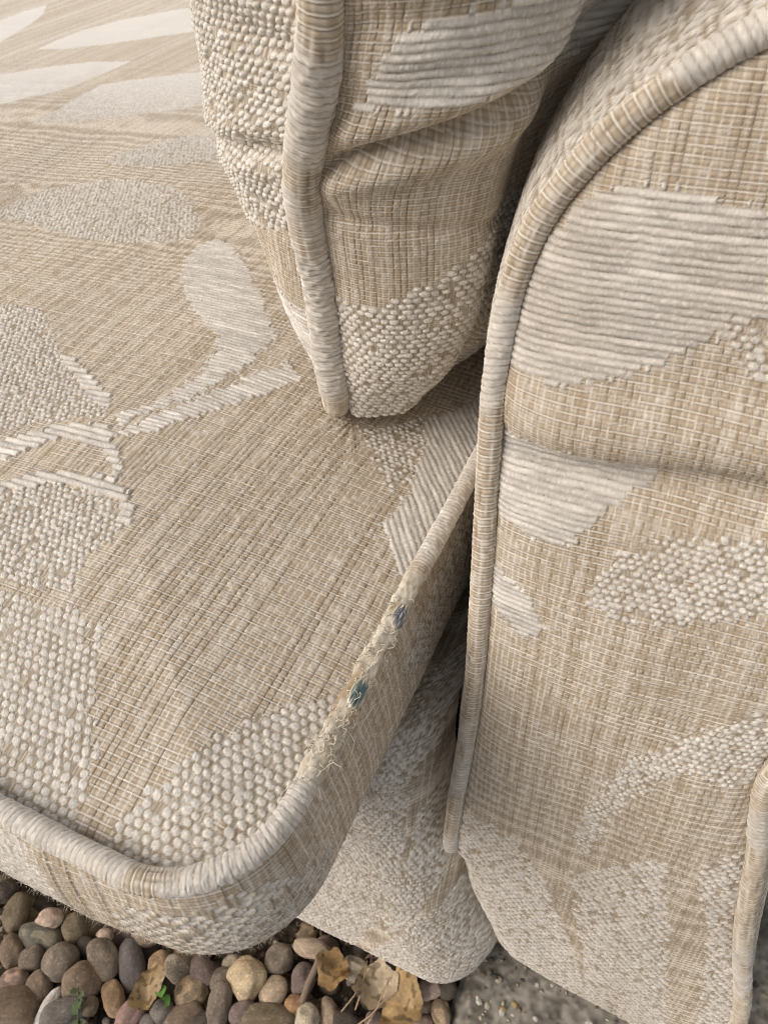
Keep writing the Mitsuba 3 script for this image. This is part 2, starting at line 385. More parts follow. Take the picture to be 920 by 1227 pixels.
def fuzz(key, V, N, n, seed, pick=None, lo=.0008, hi=.0024):
    """fine loose fibres standing off the cloth"""
    r = np.random.default_rng(seed)
    V, N = V.reshape(-1, 3), N.reshape(-1, 3)
    ids = np.arange(len(V)) if pick is None else np.nonzero(pick.ravel())[0]
    ids = r.choice(ids, n)
    vs, fs, o = [], [], 0
    for k in ids:
        d = N[k] * r.uniform(.3, 1) + r.normal(0, .5, 3); d /= np.linalg.norm(d)
        L = r.uniform(lo, hi); bend = r.normal(0, .5, 3) * L
        side = np.cross(d, [.3, .5, .8]); side /= np.linalg.norm(side); oth = np.cross(d, side)
        q = np.array([0, .5, 1.0])[:, None]
        mid_ = V[k] + d * L * q + bend * q ** 2
        w = np.array([.00004, .000035, .000015])[:, None, None]
        a3 = np.array([0, 2.09, 4.19])
        ring_ = side[None] * np.cos(a3)[:, None] + oth[None] * np.sin(a3)[:, None]
        vs.append((mid_[:, None] + ring_[None] * w).reshape(-1, 3)); fs.append(gridfaces(3, 3, True) + o); o += 9
    put(key, [(np.vstack(vs), np.vstack(fs), CREAM * 1.1)], kind='stuff')


# ------------------------------------------------------------------ the sofa's frame: arm, base panel, deck
tag('sofa', 'cream jacquard sofa arm and base with woven leaf pattern, on gravel and concrete', 'sofa')
yarm = PchipInterpolator([0, .1, .25, .45, .56], [.122, .125, .142, .187, .207])
xleft = PchipInterpolator([0.0, .02, .048, .104, .155, .185, .237, .275, .313, .387, .403, .423, .438, .45, .461, .469, .477, .4805],
                          [-.03, -.034, -.037, -.05, -.054, -.053, -.050, -.049, -.050, -.053, -.052, -.048, -.040, -.030, -.017, -.004, .014, .034])
xright = PchipInterpolator([0.0, .02, .088, .182, .229, .269, .29, .315, .35, .40, .44, .465, .477, .4805],
                           [.092, .091, .087, .067, .059, .052, .055, .075, .108, .128, .118, .088, .060, .042])
ZT = .4805
_zz = np.linspace(.02, ZT, 400)
OUT = np.vstack([np.stack([xleft(_zz), _zz], 1), np.stack([xright(_zz), _zz], 1)[::-1]])
OUT_TREE = cKDTree(resample(OUT, n=2500, smooth=False))


def arm_surface(X, Z):
    """depth of the arm's padded front panel"""
    d, _ = OUT_TREE.query(np.stack([X, Z], -1).reshape(-1, 2)); d = d.reshape(X.shape)
    d = np.where(Z < .15, np.minimum(d, 1) * 1, d)
    Y = yarm(Z) - .0055 * (1 - np.exp(-d / .016)) + .0035 * np.exp(-(d / .004) ** 2) * sst(.14, .17, Z)
    # the sagging fold across the panel
    zf = .3695 + .0025 * np.sin(X * 60) + .06 * np.maximum(0, X - .03)
    a = Z - zf
    wfold = sst(-.06, -.03, X)
    Y = Y + wfold * (.0056 * np.exp(-(np.where(a > 0, a / .004, a / .011)) ** 2) - .0044 * np.exp(-((a - .013) / .010) ** 2))
    Y = Y + .0012 * (vn(X / .03, Z / .05, 71) - .5) * 2
    # rolls inwards at the lower left corner and under the bottom edge
    e = np.clip(1 - (X - xleft(Z)) / .022, 0, 1) * sst(.16, .13, Z)
    Y = Y + .020 * (1 - np.sqrt(1 - np.minimum(e, .995) ** 2))
    g = np.clip((.046 - Z) / .027, 0, .995)
    return Y + .020 * (1 - np.sqrt(1 - g ** 2))


ARM_M = Motifs(ARM_MOTIFS, (-.08, -.02), (.16, .5))
nz = 980
q = np.linspace(0, 1, nz); k_ = .0013 / .00022
w_ = (np.exp(q * np.log(1 + k_ * (ZT - .02))) - 1) / k_
Zr = (ZT - w_)[::-1]
xl, xr = xleft(Zr), xright(Zr)
xv = np.clip(np.interp(Zr, [.05, .27, .39, .47], [.10, .070, .045, .022]), xl + (xr - xl) * .3, xr)
nu = 290
U = np.linspace(0, 1, nu)[None]
X = np.where(U < .87, xl[:, None] + (xv - xl)[:, None] * U / .87, xv[:, None] + (xr - xv)[:, None] * (U - .87) / .13)
Z = np.broadcast_to(Zr[:, None], X.shape).copy()
Zs = Z + (np.interp(X, [-.05, -.03, .014, .052, .09], [.045, .028, .014, .002, 0]) - .001) * sst(.13, .02, Z)
P = np.stack([X, arm_surface(X, Z), Zs], -1)
s_arm = P[..., 0] + .012 * np.maximum(0, .2 - Zs) * 0
Va, Fa, Ca = cloth(P, s_arm, Zs, motifs=ARM_M, seed=3, sc=.83)
st = sst(.07, .02, Va[:, 2]) * (.10 + .30 * vn(Va[:, 0] / .012, Va[:, 2] / .02, 90)) + .14 * sst(.55, .9, vn(Va[:, 0] / .035, Va[:, 2] / .06, 91))
st = st + sst(.36, .44, Va[:, 2]) * (.10 + .20 * vn(Va[:, 0] / .02, Va[:, 2] / .02, 92)) * (xright(np.clip(Va[:, 2], .02, .48)) > .05)  # upper arm: hand grime together with shade painted into the colour
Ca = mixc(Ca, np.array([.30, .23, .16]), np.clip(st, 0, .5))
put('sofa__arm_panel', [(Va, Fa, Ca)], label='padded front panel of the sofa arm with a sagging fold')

# the cover of the arm: wraps round the outline and runs back
ol = resample(OUT, n=900, smooth=False)
ol = np.stack([np.convolve(np.pad(ol[:, k], 6, 'edge'), np.ones(13) / 13, 'valid') for k in (0, 1)], 1)
tn = np.gradient(ol, axis=0); tn /= np.linalg.norm(tn, axis=1, keepdims=True)
on = np.stack([-tn[:, 1], tn[:, 0]], 1)
ya = np.r_[np.linspace(0, .012, 40)[:-1], np.linspace(.012, .15, 210)[:-1], np.linspace(.15, 1.1, 60)]
al = arclen(ol)
bul = (.016 * (1 - np.exp(-ya / .04)))[None, :] * sst(.10, .22, ol[:, 1])[:, None] + (.003 * (1 - np.exp(-ya / .01)))[None]
bul = bul + .004 * (vn(al[:, None] / .05, ya[None] / .05, 5) - .5) * sst(0, .03, ya)[None]
XY = ol[:, None, :] + on[:, None, :] * bul[..., None]
P = np.stack([XY[..., 0], yarm(ol[:, 1])[:, None] + .002 + ya[None] + .010 * sst(.06, .02, ol[:, 1])[:, None], XY[..., 1]], -1)
S_, T_ = np.broadcast_to(ya[None], P.shape[:2]), np.broadcast_to(al[:, None], P.shape[:2])
cov_m = Motifs([('bob', [(0, 330), (60, 345), (90, 420), (60, 520), (0, 480)]), ('rib', [(20, 440), (120, 430), (120, 540), (30, 560)])], (0, 0), (.2, .9))
put('sofa__arm_cover', [cloth(P, S_, T_, N=-gnormals(P), motifs=cov_m, seed=11, sc=.85)])

# piping of the arm: up the left edge, over the top; and on the right edge
zp = np.r_[np.linspace(.150, .44, 60), np.linspace(.442, .4795, 30)]
left = np.stack([xleft(zp), yarm(zp) - .0005, zp], 1)
zq = np.linspace(.4795, .02, 120)
right = np.stack([xright(zq), yarm(zq) - .0005, zq], 1)
tuck = np.array([[-.044, .166, .112], [-.0485, .152, .124], [-.0525, .139, .139]])
path = resample(np.vstack([tuck, left[::3]]), .0003)
put('sofa__piping', [piping(path, .0034, (0, 1, 0), 21, nu=30, cream=.42)], label='piping that edges the left side of the arm panel')
path = resample(np.vstack([left[-2:], right[::2]]), .0005)
put('sofa__piping_001', [piping(path, .0034, (0, 1, 0), 25, nu=24, cream=.35)], label='piping down the right edge of the arm panel')

# base panel under the cushion
yb = PchipInterpolator([.008, .014, .022, .04, .08, .15, .2, .235, .25], [.118, .1065, .0995, .0945, .097, .113, .122, .128, .128])
xe = PchipInterpolator([.0, .02, .048, .104, .140, .165, .25], [-.026, -.026, -.027, -.040, -.049, -.059, -.064])
zb = np.linspace(.008, .2, 60)
prof = resample(np.vstack([np.stack([yb(zb), zb], 1), [[.1255, .211], [.131, .2185], [.142, .2222], [.16, .2228], [.2, .2228], [.34, .2228]]]), n=420, smooth=False)
prof = np.stack([np.convolve(np.pad(prof[:, k], 5, 'edge'), np.ones(11) / 11, 'valid') for k in (0, 1)], 1)
tb = .008 + arclen(prof)
ub = np.r_[np.linspace(0, .03, 90)[:-1], np.linspace(.03, .15, 190)[:-1], np.linspace(.15, 1.3, 60)]
X = xe(np.minimum(tb, .25))[:, None] - ub[None]
Z = np.broadcast_to(prof[:, 1:], X.shape).copy(); TB = np.broadcast_to(tb[:, None], X.shape)
e = np.clip(1 - ub / .034, 0, .998)[None]
Y = prof[:, :1] + .040 * (1 - np.sqrt(1 - e ** 2)) + .0016 * (vn(X / .03, TB / .03, 9) - .5)
Z = Z + .03 * (e ** 3) * sst(.10, .01, Z)
P = np.stack([X, Y, Z], -1)[:, ::-1]
put('sofa__base_panel', [cloth(P, P[..., 0], TB, motifs=Motifs(BASE_MOTIFS, (-.3, -.05), (.0, .4)), seed=5, sc=.9)],
    label='padded front rail below the seat cushion')
dk = np.array([[-1.35, .335, .2225], [-.04, .335, .2225], [-.04, 1.2, .2225], [-1.35, 1.2, .2225]])
put('sofa__deck', [(dk, [[0, 1, 2], [0, 2, 3]], TAN * .6)], smooth=False)

# ------------------------------------------------------------------ seat cushion
tag('seat_cushion', 'large loose seat cushion with worn frayed piping at its front right corner', 'cushion')
RC = .034
XR, YF, ZP = -.0745, .0315, .3085


def outline(a):
    """the cushion's edge in plan: along the front (a < 0), round the corner, back along the right side"""
    a = np.asarray(a, float); th = np.clip(a / RC, 0, np.pi / 2)
    x = np.where(a < 0, XR - RC + a, XR - RC + RC * np.sin(th))
    y = np.where(a > RC * np.pi / 2, YF + RC + (a - RC * np.pi / 2), YF + RC - RC * np.cos(th))
    nx, ny = np.sin(th), -np.cos(th)
    return x, y, nx, ny


def inside(x, y):
    """distance from the cushion's edge, inwards"""
    dx, dy = XR - x, y - YF
    cx, cy = np.maximum(RC - dx, 0), np.maximum(RC - dy, 0)
    return np.where((cx > 0) & (cy > 0), RC - np.sqrt(cx ** 2 + cy ** 2), np.minimum(dx, dy))


TIP = np.array([-.135, .226])


def seat_z(x, y):
    d = np.maximum(inside(x, y), -.002)
    z = .3035 + .022 * (1 - np.exp(-np.maximum(d, 0) / .07)) - .0012 * np.exp(-(d / .006) ** 2)
    r = np.hypot(x - TIP[0] - .02, y - TIP[1] - .03)
    z = z - .010 * np.exp(-(r / .05) ** 2)
    # strain creases running out from under the other cushion
    ang = np.arctan2(y - TIP[1], x - TIP[0])
    z = z + .0003 * np.sin(ang * 17 + 1) * np.exp(-((r - .035) / .03) ** 2) * sst(-.6, -1.2, ang)
    return z + .0022 * (vn(x / .07, y / .09, 31) - .5) + .0009 * (vn(x / .02, y / .05, 32) - .5)


_y = np.linspace(YF, 1.15, 4000)
_n = np.r_[0, np.cumsum(np.diff(_y) / np.interp(_y[1:], [.03, .25, .45, .7, 1.15], [.00036, .00056, .0010, .0018, .0032]))]
yr = np.interp(np.arange(int(_n[-1])), _n, _y)
xr_ = np.where(yr < YF + RC, XR - RC + np.sqrt(np.maximum(RC ** 2 - (YF + RC - yr) ** 2, 0)), XR)
wv = np.interp(yr, [.03, .1, .17, .35, .5, .75, 1.0], [.075, .175, .24, .42, .56, .82, 1.12])
nxs = 510
X = xr_[:, None] - wv[:, None] * np.linspace(0, 1, nxs)[None]
Yg = np.broadcast_to(yr[:, None], X.shape)
Pt = np.stack([X, Yg, seat_z(X, Yg)], -1)[:, ::-1]
flat = .9 * sst(.40, .72, Pt[..., 1]) + .1 * sst(.7, .95, Pt[..., 1])
SEAT_M = Motifs(SEAT_MOTIFS, (-1.3, 0.0), (-.05, 1.3))
top = [cloth(Pt, Pt[..., 0], Pt[..., 1], motifs=SEAT_M, seed=1, flat=flat)]
# the rest of the cushion, out of the picture to the left
xs = np.linspace(0, 1, 90)[None]; y2 = yr[::9]
X = (xr_ - wv)[::9][:, None] * (1 - xs) + -1.32 * xs
Yg = np.broadcast_to(y2[:, None], X.shape)
Pt = np.stack([X, Yg, seat_z(X, Yg)], -1)[:, ::-1]
top.append(cloth(Pt, Pt[..., 0], Pt[..., 1], motifs=SEAT_M, seed=1, flat=np.ones(X.shape)))
put('seat_cushion__top_panel', top)

a = np.r_[np.linspace(-1.2, -.11, 80)[:-1], np.linspace(-.11, .30, 900)[:-1], np.linspace(.30, 1.1, 60)]
zz = np.linspace(0, 1, 150)[:, None]
ox, oy, onx, ony = outline(a)
HB = .0795
soft = .0012 * (vn(a[None] / .02, zz * 3, 43) - .5) * np.sin(np.pi * zz)
fr = sst(.025, -.045, a)[None]                 # the front bulges more than the side
b = (.0040 + .0060 * fr) * np.sin(np.pi * np.clip(zz, 0, 1)) ** .8 - .0015 + soft
b = b - (.02 + .012 * (1 - fr) * sst(.12, .05, a)[None]) * np.maximum(0, (zz - .60) / .40) ** 2
zc = ZP - .004 - HB * zz + np.zeros_like(b)
P = np.stack([ox[None] + onx[None] * b, oy[None] + ony[None] * b, zc], -1)
box_m = Motifs([('nap', [(-200, 0), (-45, 0), (-38, 30), (-30, 100), (-200, 100)]), ('brick', [(-5, 24), (30, 16), (60, 40), (50, 80), (-20, 80), (-15, 40)]), ('brick', [(120, 30), (200, 10), (260, 60), (180, 90)])], (-.2, 0), (.4, .1))
put('seat_cushion__boxing', [cloth(P, np.broadcast_to(a[None], b.shape), ZP - zc, N=-gnormals(P) * -1, motifs=box_m, seed=7)],
    label='upright side band of the seat cushion')
fuzz('seat_cushion__boxing__fuzz', P, np.stack([onx + 0 * b, ony + 0 * b, -.6 + 0 * b], -1), 1500, 3, (a[None] > -.12) & (a[None] < .06) & (zz > .2), .0005, .0013)
bot = np.array([[-1.32, YF + .02, ZP - .083], [XR - .02, YF + .02, ZP - .083], [XR - .02, 1.15, ZP - .083], [-1.32, 1.15, ZP - .083]])
put('seat_cushion__underside', [(bot, [[0, 2, 1], [0, 3, 2]], TAN)], smooth=False)

A0, A1 = .060, .141           # the worn stretch, along the edge
ap = np.arange(-.16, .42, .0003)
ox, oy, _, _ = outline(ap)
path = np.stack([ox, oy, ZP + .0005 * np.sin(ap * 60)], 1)
worn = lambda L: sst(A0 - .003, A0 + .004, L - .16) * sst(A1 + .004, A1 - .004, L - .16)
pl_ = np.stack([np.linspace(-1.25, XR - RC - .1595, 700), np.full(700, YF), np.full(700, ZP)], 1)
put('seat_cushion__piping', [piping(pl_, .0034, (0, 0, 1), 43, nu=16, ring=.0018, cream=.68), piping(path, .0034, (0, 0, 1), 41, nu=34, worn=worn, ring=.0018, cream=.68)],
    label='corded edge of the seat cushion, worn through near the corner')
pass
rng = np.random.default_rng(5)


def on_piping(aa, ang, r=.0042):
    x, y, nx, ny = outline(aa)
    return np.array([float(x) + float(nx) * r * math.cos(ang), float(y) + float(ny) * r * math.cos(ang), ZP + r * math.sin(ang)])


def cord_patch(key, aa, length, ang0, width, col, seed, label):
    """a ragged hole in the cover with the bare cord in it"""
    l = np.linspace(-.5, .5, 60); w = np.linspace(-1, 1, 36)
    Lg, Wg = np.meshgrid(l, w, indexing='ij')
    rad = np.sqrt((2 * Lg) ** 2 + Wg ** 2)
    f = vn(Lg * 5 + Wg * 9, Wg * 9 + seed, seed); g = vn(Lg * 4 + 40, Wg * 16 + seed, seed + 1)
    hole = sst(.16, -.16, rad - .40 - .55 * f) * (.65 + .35 * sst(.25, .5, vn(Lg * 3 + 9, Wg * 22, seed + 3)))
    rr = .0037 + .0006 * np.sqrt(np.clip(1 - rad ** 2, 0, 1)) + .0005 * g - .0014 * sst(.8, 1.0, rad)
    V = np.array([on_piping(aa + a_ * length, ang0 + b_ * width, r_) for a_, b_, r_ in zip(Lg.ravel(), Wg.ravel(), rr.ravel())])
    cc = mixc(np.array([.66, .61, .50]) * (.7 + .5 * g[..., None]), np.array(col) * (.5 + 1.2 * g[..., None]), hole)
    cc = mixc(cc, np.array([.66, .64, .60]), sst(.72, .85, g) * .7)
    put(key, [(V, gridfaces(60, 36), cc.reshape(-1, 3))], label=label)


cord_patch('seat_cushion__piping__exposed_cord', .091, .0135, .85, .85, (.07, .125, .14), 3, 'dark teal cord showing through the torn piping')
cord_patch('seat_cushion__piping__exposed_cord_001', .1225, .0130, .80, .85, (.12, .135, .17), 8, 'blue grey cord showing through the torn piping')
for n in range(150):
    loose = n < 26
    aa = rng.choice([.062, .066, .070, .074, .080, .098, .102, .106, .110]) + rng.normal(0, .003) if loose else rng.uniform(A0, A1 - .01)
    ang = rng.uniform(-.2, 2.4)
    x, y, nx, ny_ = (float(v) for v in outline(aa))
    tx = np.array([-ny_, nx, 0])
    nrm = np.array([nx * math.cos(ang), ny_ * math.cos(ang), math.sin(ang)])
    L = rng.choice([.004, .007, .011]) * rng.uniform(.8, 1.2) if loose else rng.uniform(.003, .007)
    d = nrm * (.75 if loose else .12) + tx * rng.normal(0, .9) + rng.normal(0, .35, 3)
    pts, q_ = [], on_piping(aa, ang, .0036)
    for m_ in range(13):
        pts.append(q_.copy())
        d = d / np.linalg.norm(d)
        q_ = q_ + d * L / 12
        d = d + rng.normal(0, .42, 3) - np.array([0, 0, .10 if loose else .03])
        if not loose:
            c_ = on_piping(aa, ang, 0.0); out_ = q_ - c_; out_ = out_ - tx * (out_ @ tx)
            d = d + (.0040 - np.linalg.norm(out_)) * 400 * out_ / max(np.linalg.norm(out_), 1e-6)
    v, f = tube(np.array(pts), rng.uniform(.00012, .00026), .00008, 5)
    put('seat_cushion__piping__frayed_thread' + ('' if n == 0 else f'_{n:03d}'), [(v, f, np.array([.72, .67, .56]) * rng.uniform(.7, 1.1))])

# ------------------------------------------------------------------ back cushion standing in the corner
tag('back_cushion', 'upright box cushion with thick piped edge wedged between the seat and the arm', 'cushion')
zk = np.array([.3195, .325, .333, .345, .36, .384, .41, .43, .447, .464, .50, .56, .70, .82])
px_ = CubicSpline(zk, [-.1345, -.1350, -.1352, -.1345, -.1325, -.1285, -.1255, -.1205, -.110, -.102, -.093, -.090, -.092, -.095])
py_ = CubicSpline(zk, [.2215, .221, .220, .2185, .216, .211, .2035, .1965, .190, .183, .177, .180, .205, .235])
lw = PchipInterpolator(zk, [.003, .008, .015, .025, .033, .043, .053, .060, .067, .071, .075, .077, .075, .072])   # how far the face bulges to the left
rx_ = PchipInterpolator(zk, [-.112, -.107, -.101, -.091, -.083, -.0755, -.070, -.065, -.059, -.052, -.018, .045, .060, .040])  # the unseen top is shaped to overhang the arm and block the sky
ry_ = PchipInterpolator(zk, [.229, .228, .2265, .225, .223, .220, .217, .214, .211, .208, .203, .212, .25, .29])
E1 = np.array([-.36, .933])
zc = np.r_[np.linspace(.3195, .478, 470)[:-1], np.linspace(.478, .82, 90)]
nzc = len(zc)
p = np.stack([px_(zc), py_(zc)], 1); R_ = np.stack([rx_(zc), ry_(zc)], 1)
Lp = p + np.stack([-lw(zc), lw(zc) * .62], 1)


def shut(P):
    f = np.sqrt(np.clip(1 - np.clip((P[..., 2:] - .76) / .0602, 0, 1) ** 2, 0, 1))
    c = np.stack([px_(zc) + .02, py_(zc)], 1)[:, None] + E1 * .14
    return np.concatenate([c + (P[..., :2] - c) * f, P[..., 2:]], -1)


def section(pts, n, dens):
    """rows of smooth curves through the given plan points, dens: where the samples lie"""
    out = []
    for k in range(nzc):
        c = np.array([q[k] for q in pts])
        a = arclen(c)
        out.append(CubicSpline(a, c)(a[-1] * dens))
    return np.array(out)


du = np.r_[np.linspace(0, .30, 250)[:-1], np.linspace(.30, 1, 40)]
sec = section([p, p * .55 + Lp * .45 + np.stack([-.004 + 0 * zc, -.003 + 0 * zc], 1) * sst(.322, .36, zc)[:, None], Lp, Lp + E1 * .05 + np.array([.004, 0]), Lp + E1 * .16 + [.01, 0], Lp + E1 * .28 + [.02, 0]], len(du), du)
S_ = np.stack([arclen(c) for c in sec])
Zg = np.broadcast_to(zc[:, None], S_.shape).copy()
P = np.concatenate([sec, Zg[..., None]], -1)
N = gnormals(P)
vis = np.array([-.8, -.6, .1]); N = N * np.sign((N * vis).sum(-1).mean())
# pulled wrinkles across the face, and the seam beside the piping
wr = lambda A, z0, sl, amp, wd: amp * np.exp(-((Zg - (z0 + sl * A)) / wd) ** 2)
dis = -wr(S_, .436, -.18, .0030, .0035) + wr(S_, .443, -.18, .0022, .005) + wr(S_, .429, -.2, .0018, .004) - wr(S_, .399, .12, .0014, .004) - wr(S_, .461, .1, .003, .005)
dis = dis * sst(.004, .012, S_) * (1 - .6 * sst(.03, .06, S_)) - .003 * np.exp(-(S_ / .004) ** 2) + .0016 * (vn(S_ / .02, Zg / .025, 51) - .5)
P = shut(P + N * dis[..., None])
front_m = Motifs([('brick', [(0, 405), (120, 380), (120, 560), (0, 560)]), ('rib', [(0, 330), (60, 335), (60, 372), (0, 368)])], (0, .3), (.3, .6))
fuzz('back_cushion__front_panel__fuzz', P, N, 3000, 4, (S_ < .14) & (Zg < .5))
put('back_cushion__front_panel', [cloth(P, S_, Zg, N=N, amp=1.25, motifs=front_m, seed=61, sc=.85)], label='bulging front face of the upright cushion, left of the piping')

db = np.r_[np.linspace(0, .28, 320)[:-1], np.linspace(.28, 1, 50)]
mid = (p + R_) / 2 + np.array([.006, -.012]) * sst(.318, .36, zc)[:, None]
sec = section([p, mid * .62 + p * .38 + np.array([.002, -.003]), mid * .6 + R_ * .4 + np.array([.003, .0]), R_, R_ + E1 * .016 + np.array([.0055, 0]), R_ + E1 * .045 + [.026, 0], R_ + E1 * .12 + [.055, 0], R_ + E1 * .28 + [.10, 0]], len(db), db)
S_ = np.stack([arclen(c) for c in sec])
Zg = np.broadcast_to(zc[:, None], S_.shape).copy()
# the lower edge turns up towards the arm
P = np.concatenate([sec, Zg[..., None]], -1)
N = gnormals(P); N = N * np.sign((N * np.array([.5, -.8, .1])).sum(-1).mean())
dis = -wr(S_, .432, .32, .0052, .0030) + wr(S_, .441, .32, .0030, .005) + wr(S_, .424, .30, .0028, .005) - wr(S_, .418, -.12, .0018, .003) - wr(S_, .47, .1, .002, .005)
dis = dis * sst(.004, .014, S_) * (1 - .7 * sst(.055, .085, S_)) - .003 * np.exp(-(S_ / .004) ** 2) + .0016 * (vn(S_ / .025, Zg / .02, 52) - .5)
P = shut(P + N * dis[..., None])
bm = Motifs([('brick', [(0, 300), (130, 300), (130, 420), (75, 412), (40, 392), (25, 383), (0, 384)]), ('rib', [(12, 452), (60, 456), (90, 452), (130, 462), (130, 478), (60, 474), (20, 470)])], (0, .28), (.3, .6))
put('back_cushion__boxing', [cloth(P, S_, Zg, N=N, amp=1.0, motifs=bm, seed=63, sc=.85)], label='side band of the upright cushion, right of the piping')
low = P[0]
hull = np.vstack([P[0][::8], (np.stack([*Lp[0], zc[0]]) + np.r_[E1 * .05, 0])[None]])
put('back_cushion__underside', [(np.vstack([hull, hull.mean(0)[None]]), [[len(hull), k, (k + 1) % len(hull)] for k in range(len(hull))], TAN)], smooth=False)
zpp = np.linspace(.316, .78, 700)
path = np.stack([px_(zpp) - .0005, py_(zpp) - .003, zpp], 1)
turn = np.array([[-.165, .262, .3235], [-.150, .240, .3215], [-.141, .226, .3195]])
path = resample(np.vstack([turn, path[20::40]]), .0003)
put('back_cushion__piping', [piping(path, .0056, (0, 1, 0), 67, nu=40, ring=.0024, cream=.48, lump=3, relief=2.0)], label='thick corded edge of the upright cushion')

# ------------------------------------------------------------------ ground
def ground_col(p, n, uv):
    a = tfbm(p.x * 60, p.y * 60, 0.0, 4)
    return tmix((.035, .028, .022), (.10, .08, .06), a)


scene['soil_mat'] = {'type': 'twosided', 'bsdf': {'type': 'principled', 'base_color': mikit.proc(ground_col), 'roughness': .9, 'specular': .2}}
scene['ground'] = {'type': 'rectangle', 'to_world': T().translate([0, 0, -.012]).scale([60, 60, 1]), 'bsdf': {'type': 'ref', 'id': 'soil_mat'}}
tag('ground', 'dark soil under the gravel', kind='structure')
# concrete slab: a fine relief with aggregate, edge along x about -0.04
xs = np.linspace(-.044, .32, 300); ys = np.r_[np.linspace(-.1, .25, 330)]
Xg, Yg = np.meshgrid(xs, ys)
n1 = vn(Xg / .006, Yg / .006, 81); n2 = vn(Xg / .0022, Yg / .0022, 82); n3 = vn(Xg / .03, Yg / .03, 83)
Xe = Xg - .07 * (Yg - .1) + .002 * (vn(Yg / .012, 0 * Yg, 84) - .5) * np.exp(-(Xg + .044) / .01)
Zc = .002 + .0016 * n1 + .0014 * n2 - .004 * np.exp(-((Xg + .044) / .004) ** 2)
cc = mixc(np.array([.15, .14, .122]), np.array([.42, .395, .35]), np.clip(n2 * .8 + n1 * .4 - .35 + .25 * n3, 0, 1))
cc = mixc(cc, np.array([.05, .043, .036]), sst(.55, .8, vn(Xg / .012, Yg / .012, 85)) * .6)
top_v = np.stack([Xe, Yg, Zc], -1)
parts = [(top_v.reshape(-1, 3), gridfaces(*Xg.shape), cc.reshape(-1, 3))]
wall = np.stack([np.stack([Xe[:, 0], Yg[:, 0], Zc[:, 0]], 1), np.stack([Xe[:, 0], Yg[:, 0], 0 * Zc[:, 0] - .03], 1)])
parts.append((wall.reshape(-1, 3), gridfaces(2, len(ys)), np.array([.10, .09, .08])))
far = np.array([[.31, -.1, .0035], [3, -.1, .0035], [3, .25, .0035], [.31, .25, .0035], [-.05, .25, .0035], [3, .25, .0035], [3, 3, .0035], [-.24, 3, .0035], [-.03, -.1, .0035], [.15, -3, .0035], [3, -3, .0035], [3, -.1, .0035]])
parts.append((far, [[0, 1, 2], [0, 2, 3], [4, 5, 6], [4, 6, 7], [8, 9, 10], [8, 10, 11]], np.array([.25, .235, .205])))
put('paving_slab', parts, 'stone', label='weathered concrete slab under the sofa arm', kind='structure')
rng = np.random.default_rng(11)
chips = []
ico = trimesh.creation.icosphere(1)
for n in range(900):
    c = np.array([rng.uniform(-.036, .16), rng.uniform(.04, .2), .0038])
    c[0] -= .07 * (c[1] - .1)
    r = .0007 + .0016 * rng.random() ** 3
    v = ico.vertices * (r * rng.uniform(.6, 1.3, 3) * [1, 1, .6]) * (1 + .25 * rng.normal(0, .5, (len(ico.vertices), 1)))
    col = [(.42, .38, .30), (.55, .53, .48), (.22, .18, .14), (.40, .30, .16), (.10, .09, .08)][rng.choice(5, p=[.3, .2, .25, .1, .15])]
    chips.append((v + c, ico.faces, np.array(col)))
put('paving_slab__aggregate', chips, 'stone', kind='stuff', smooth=False)

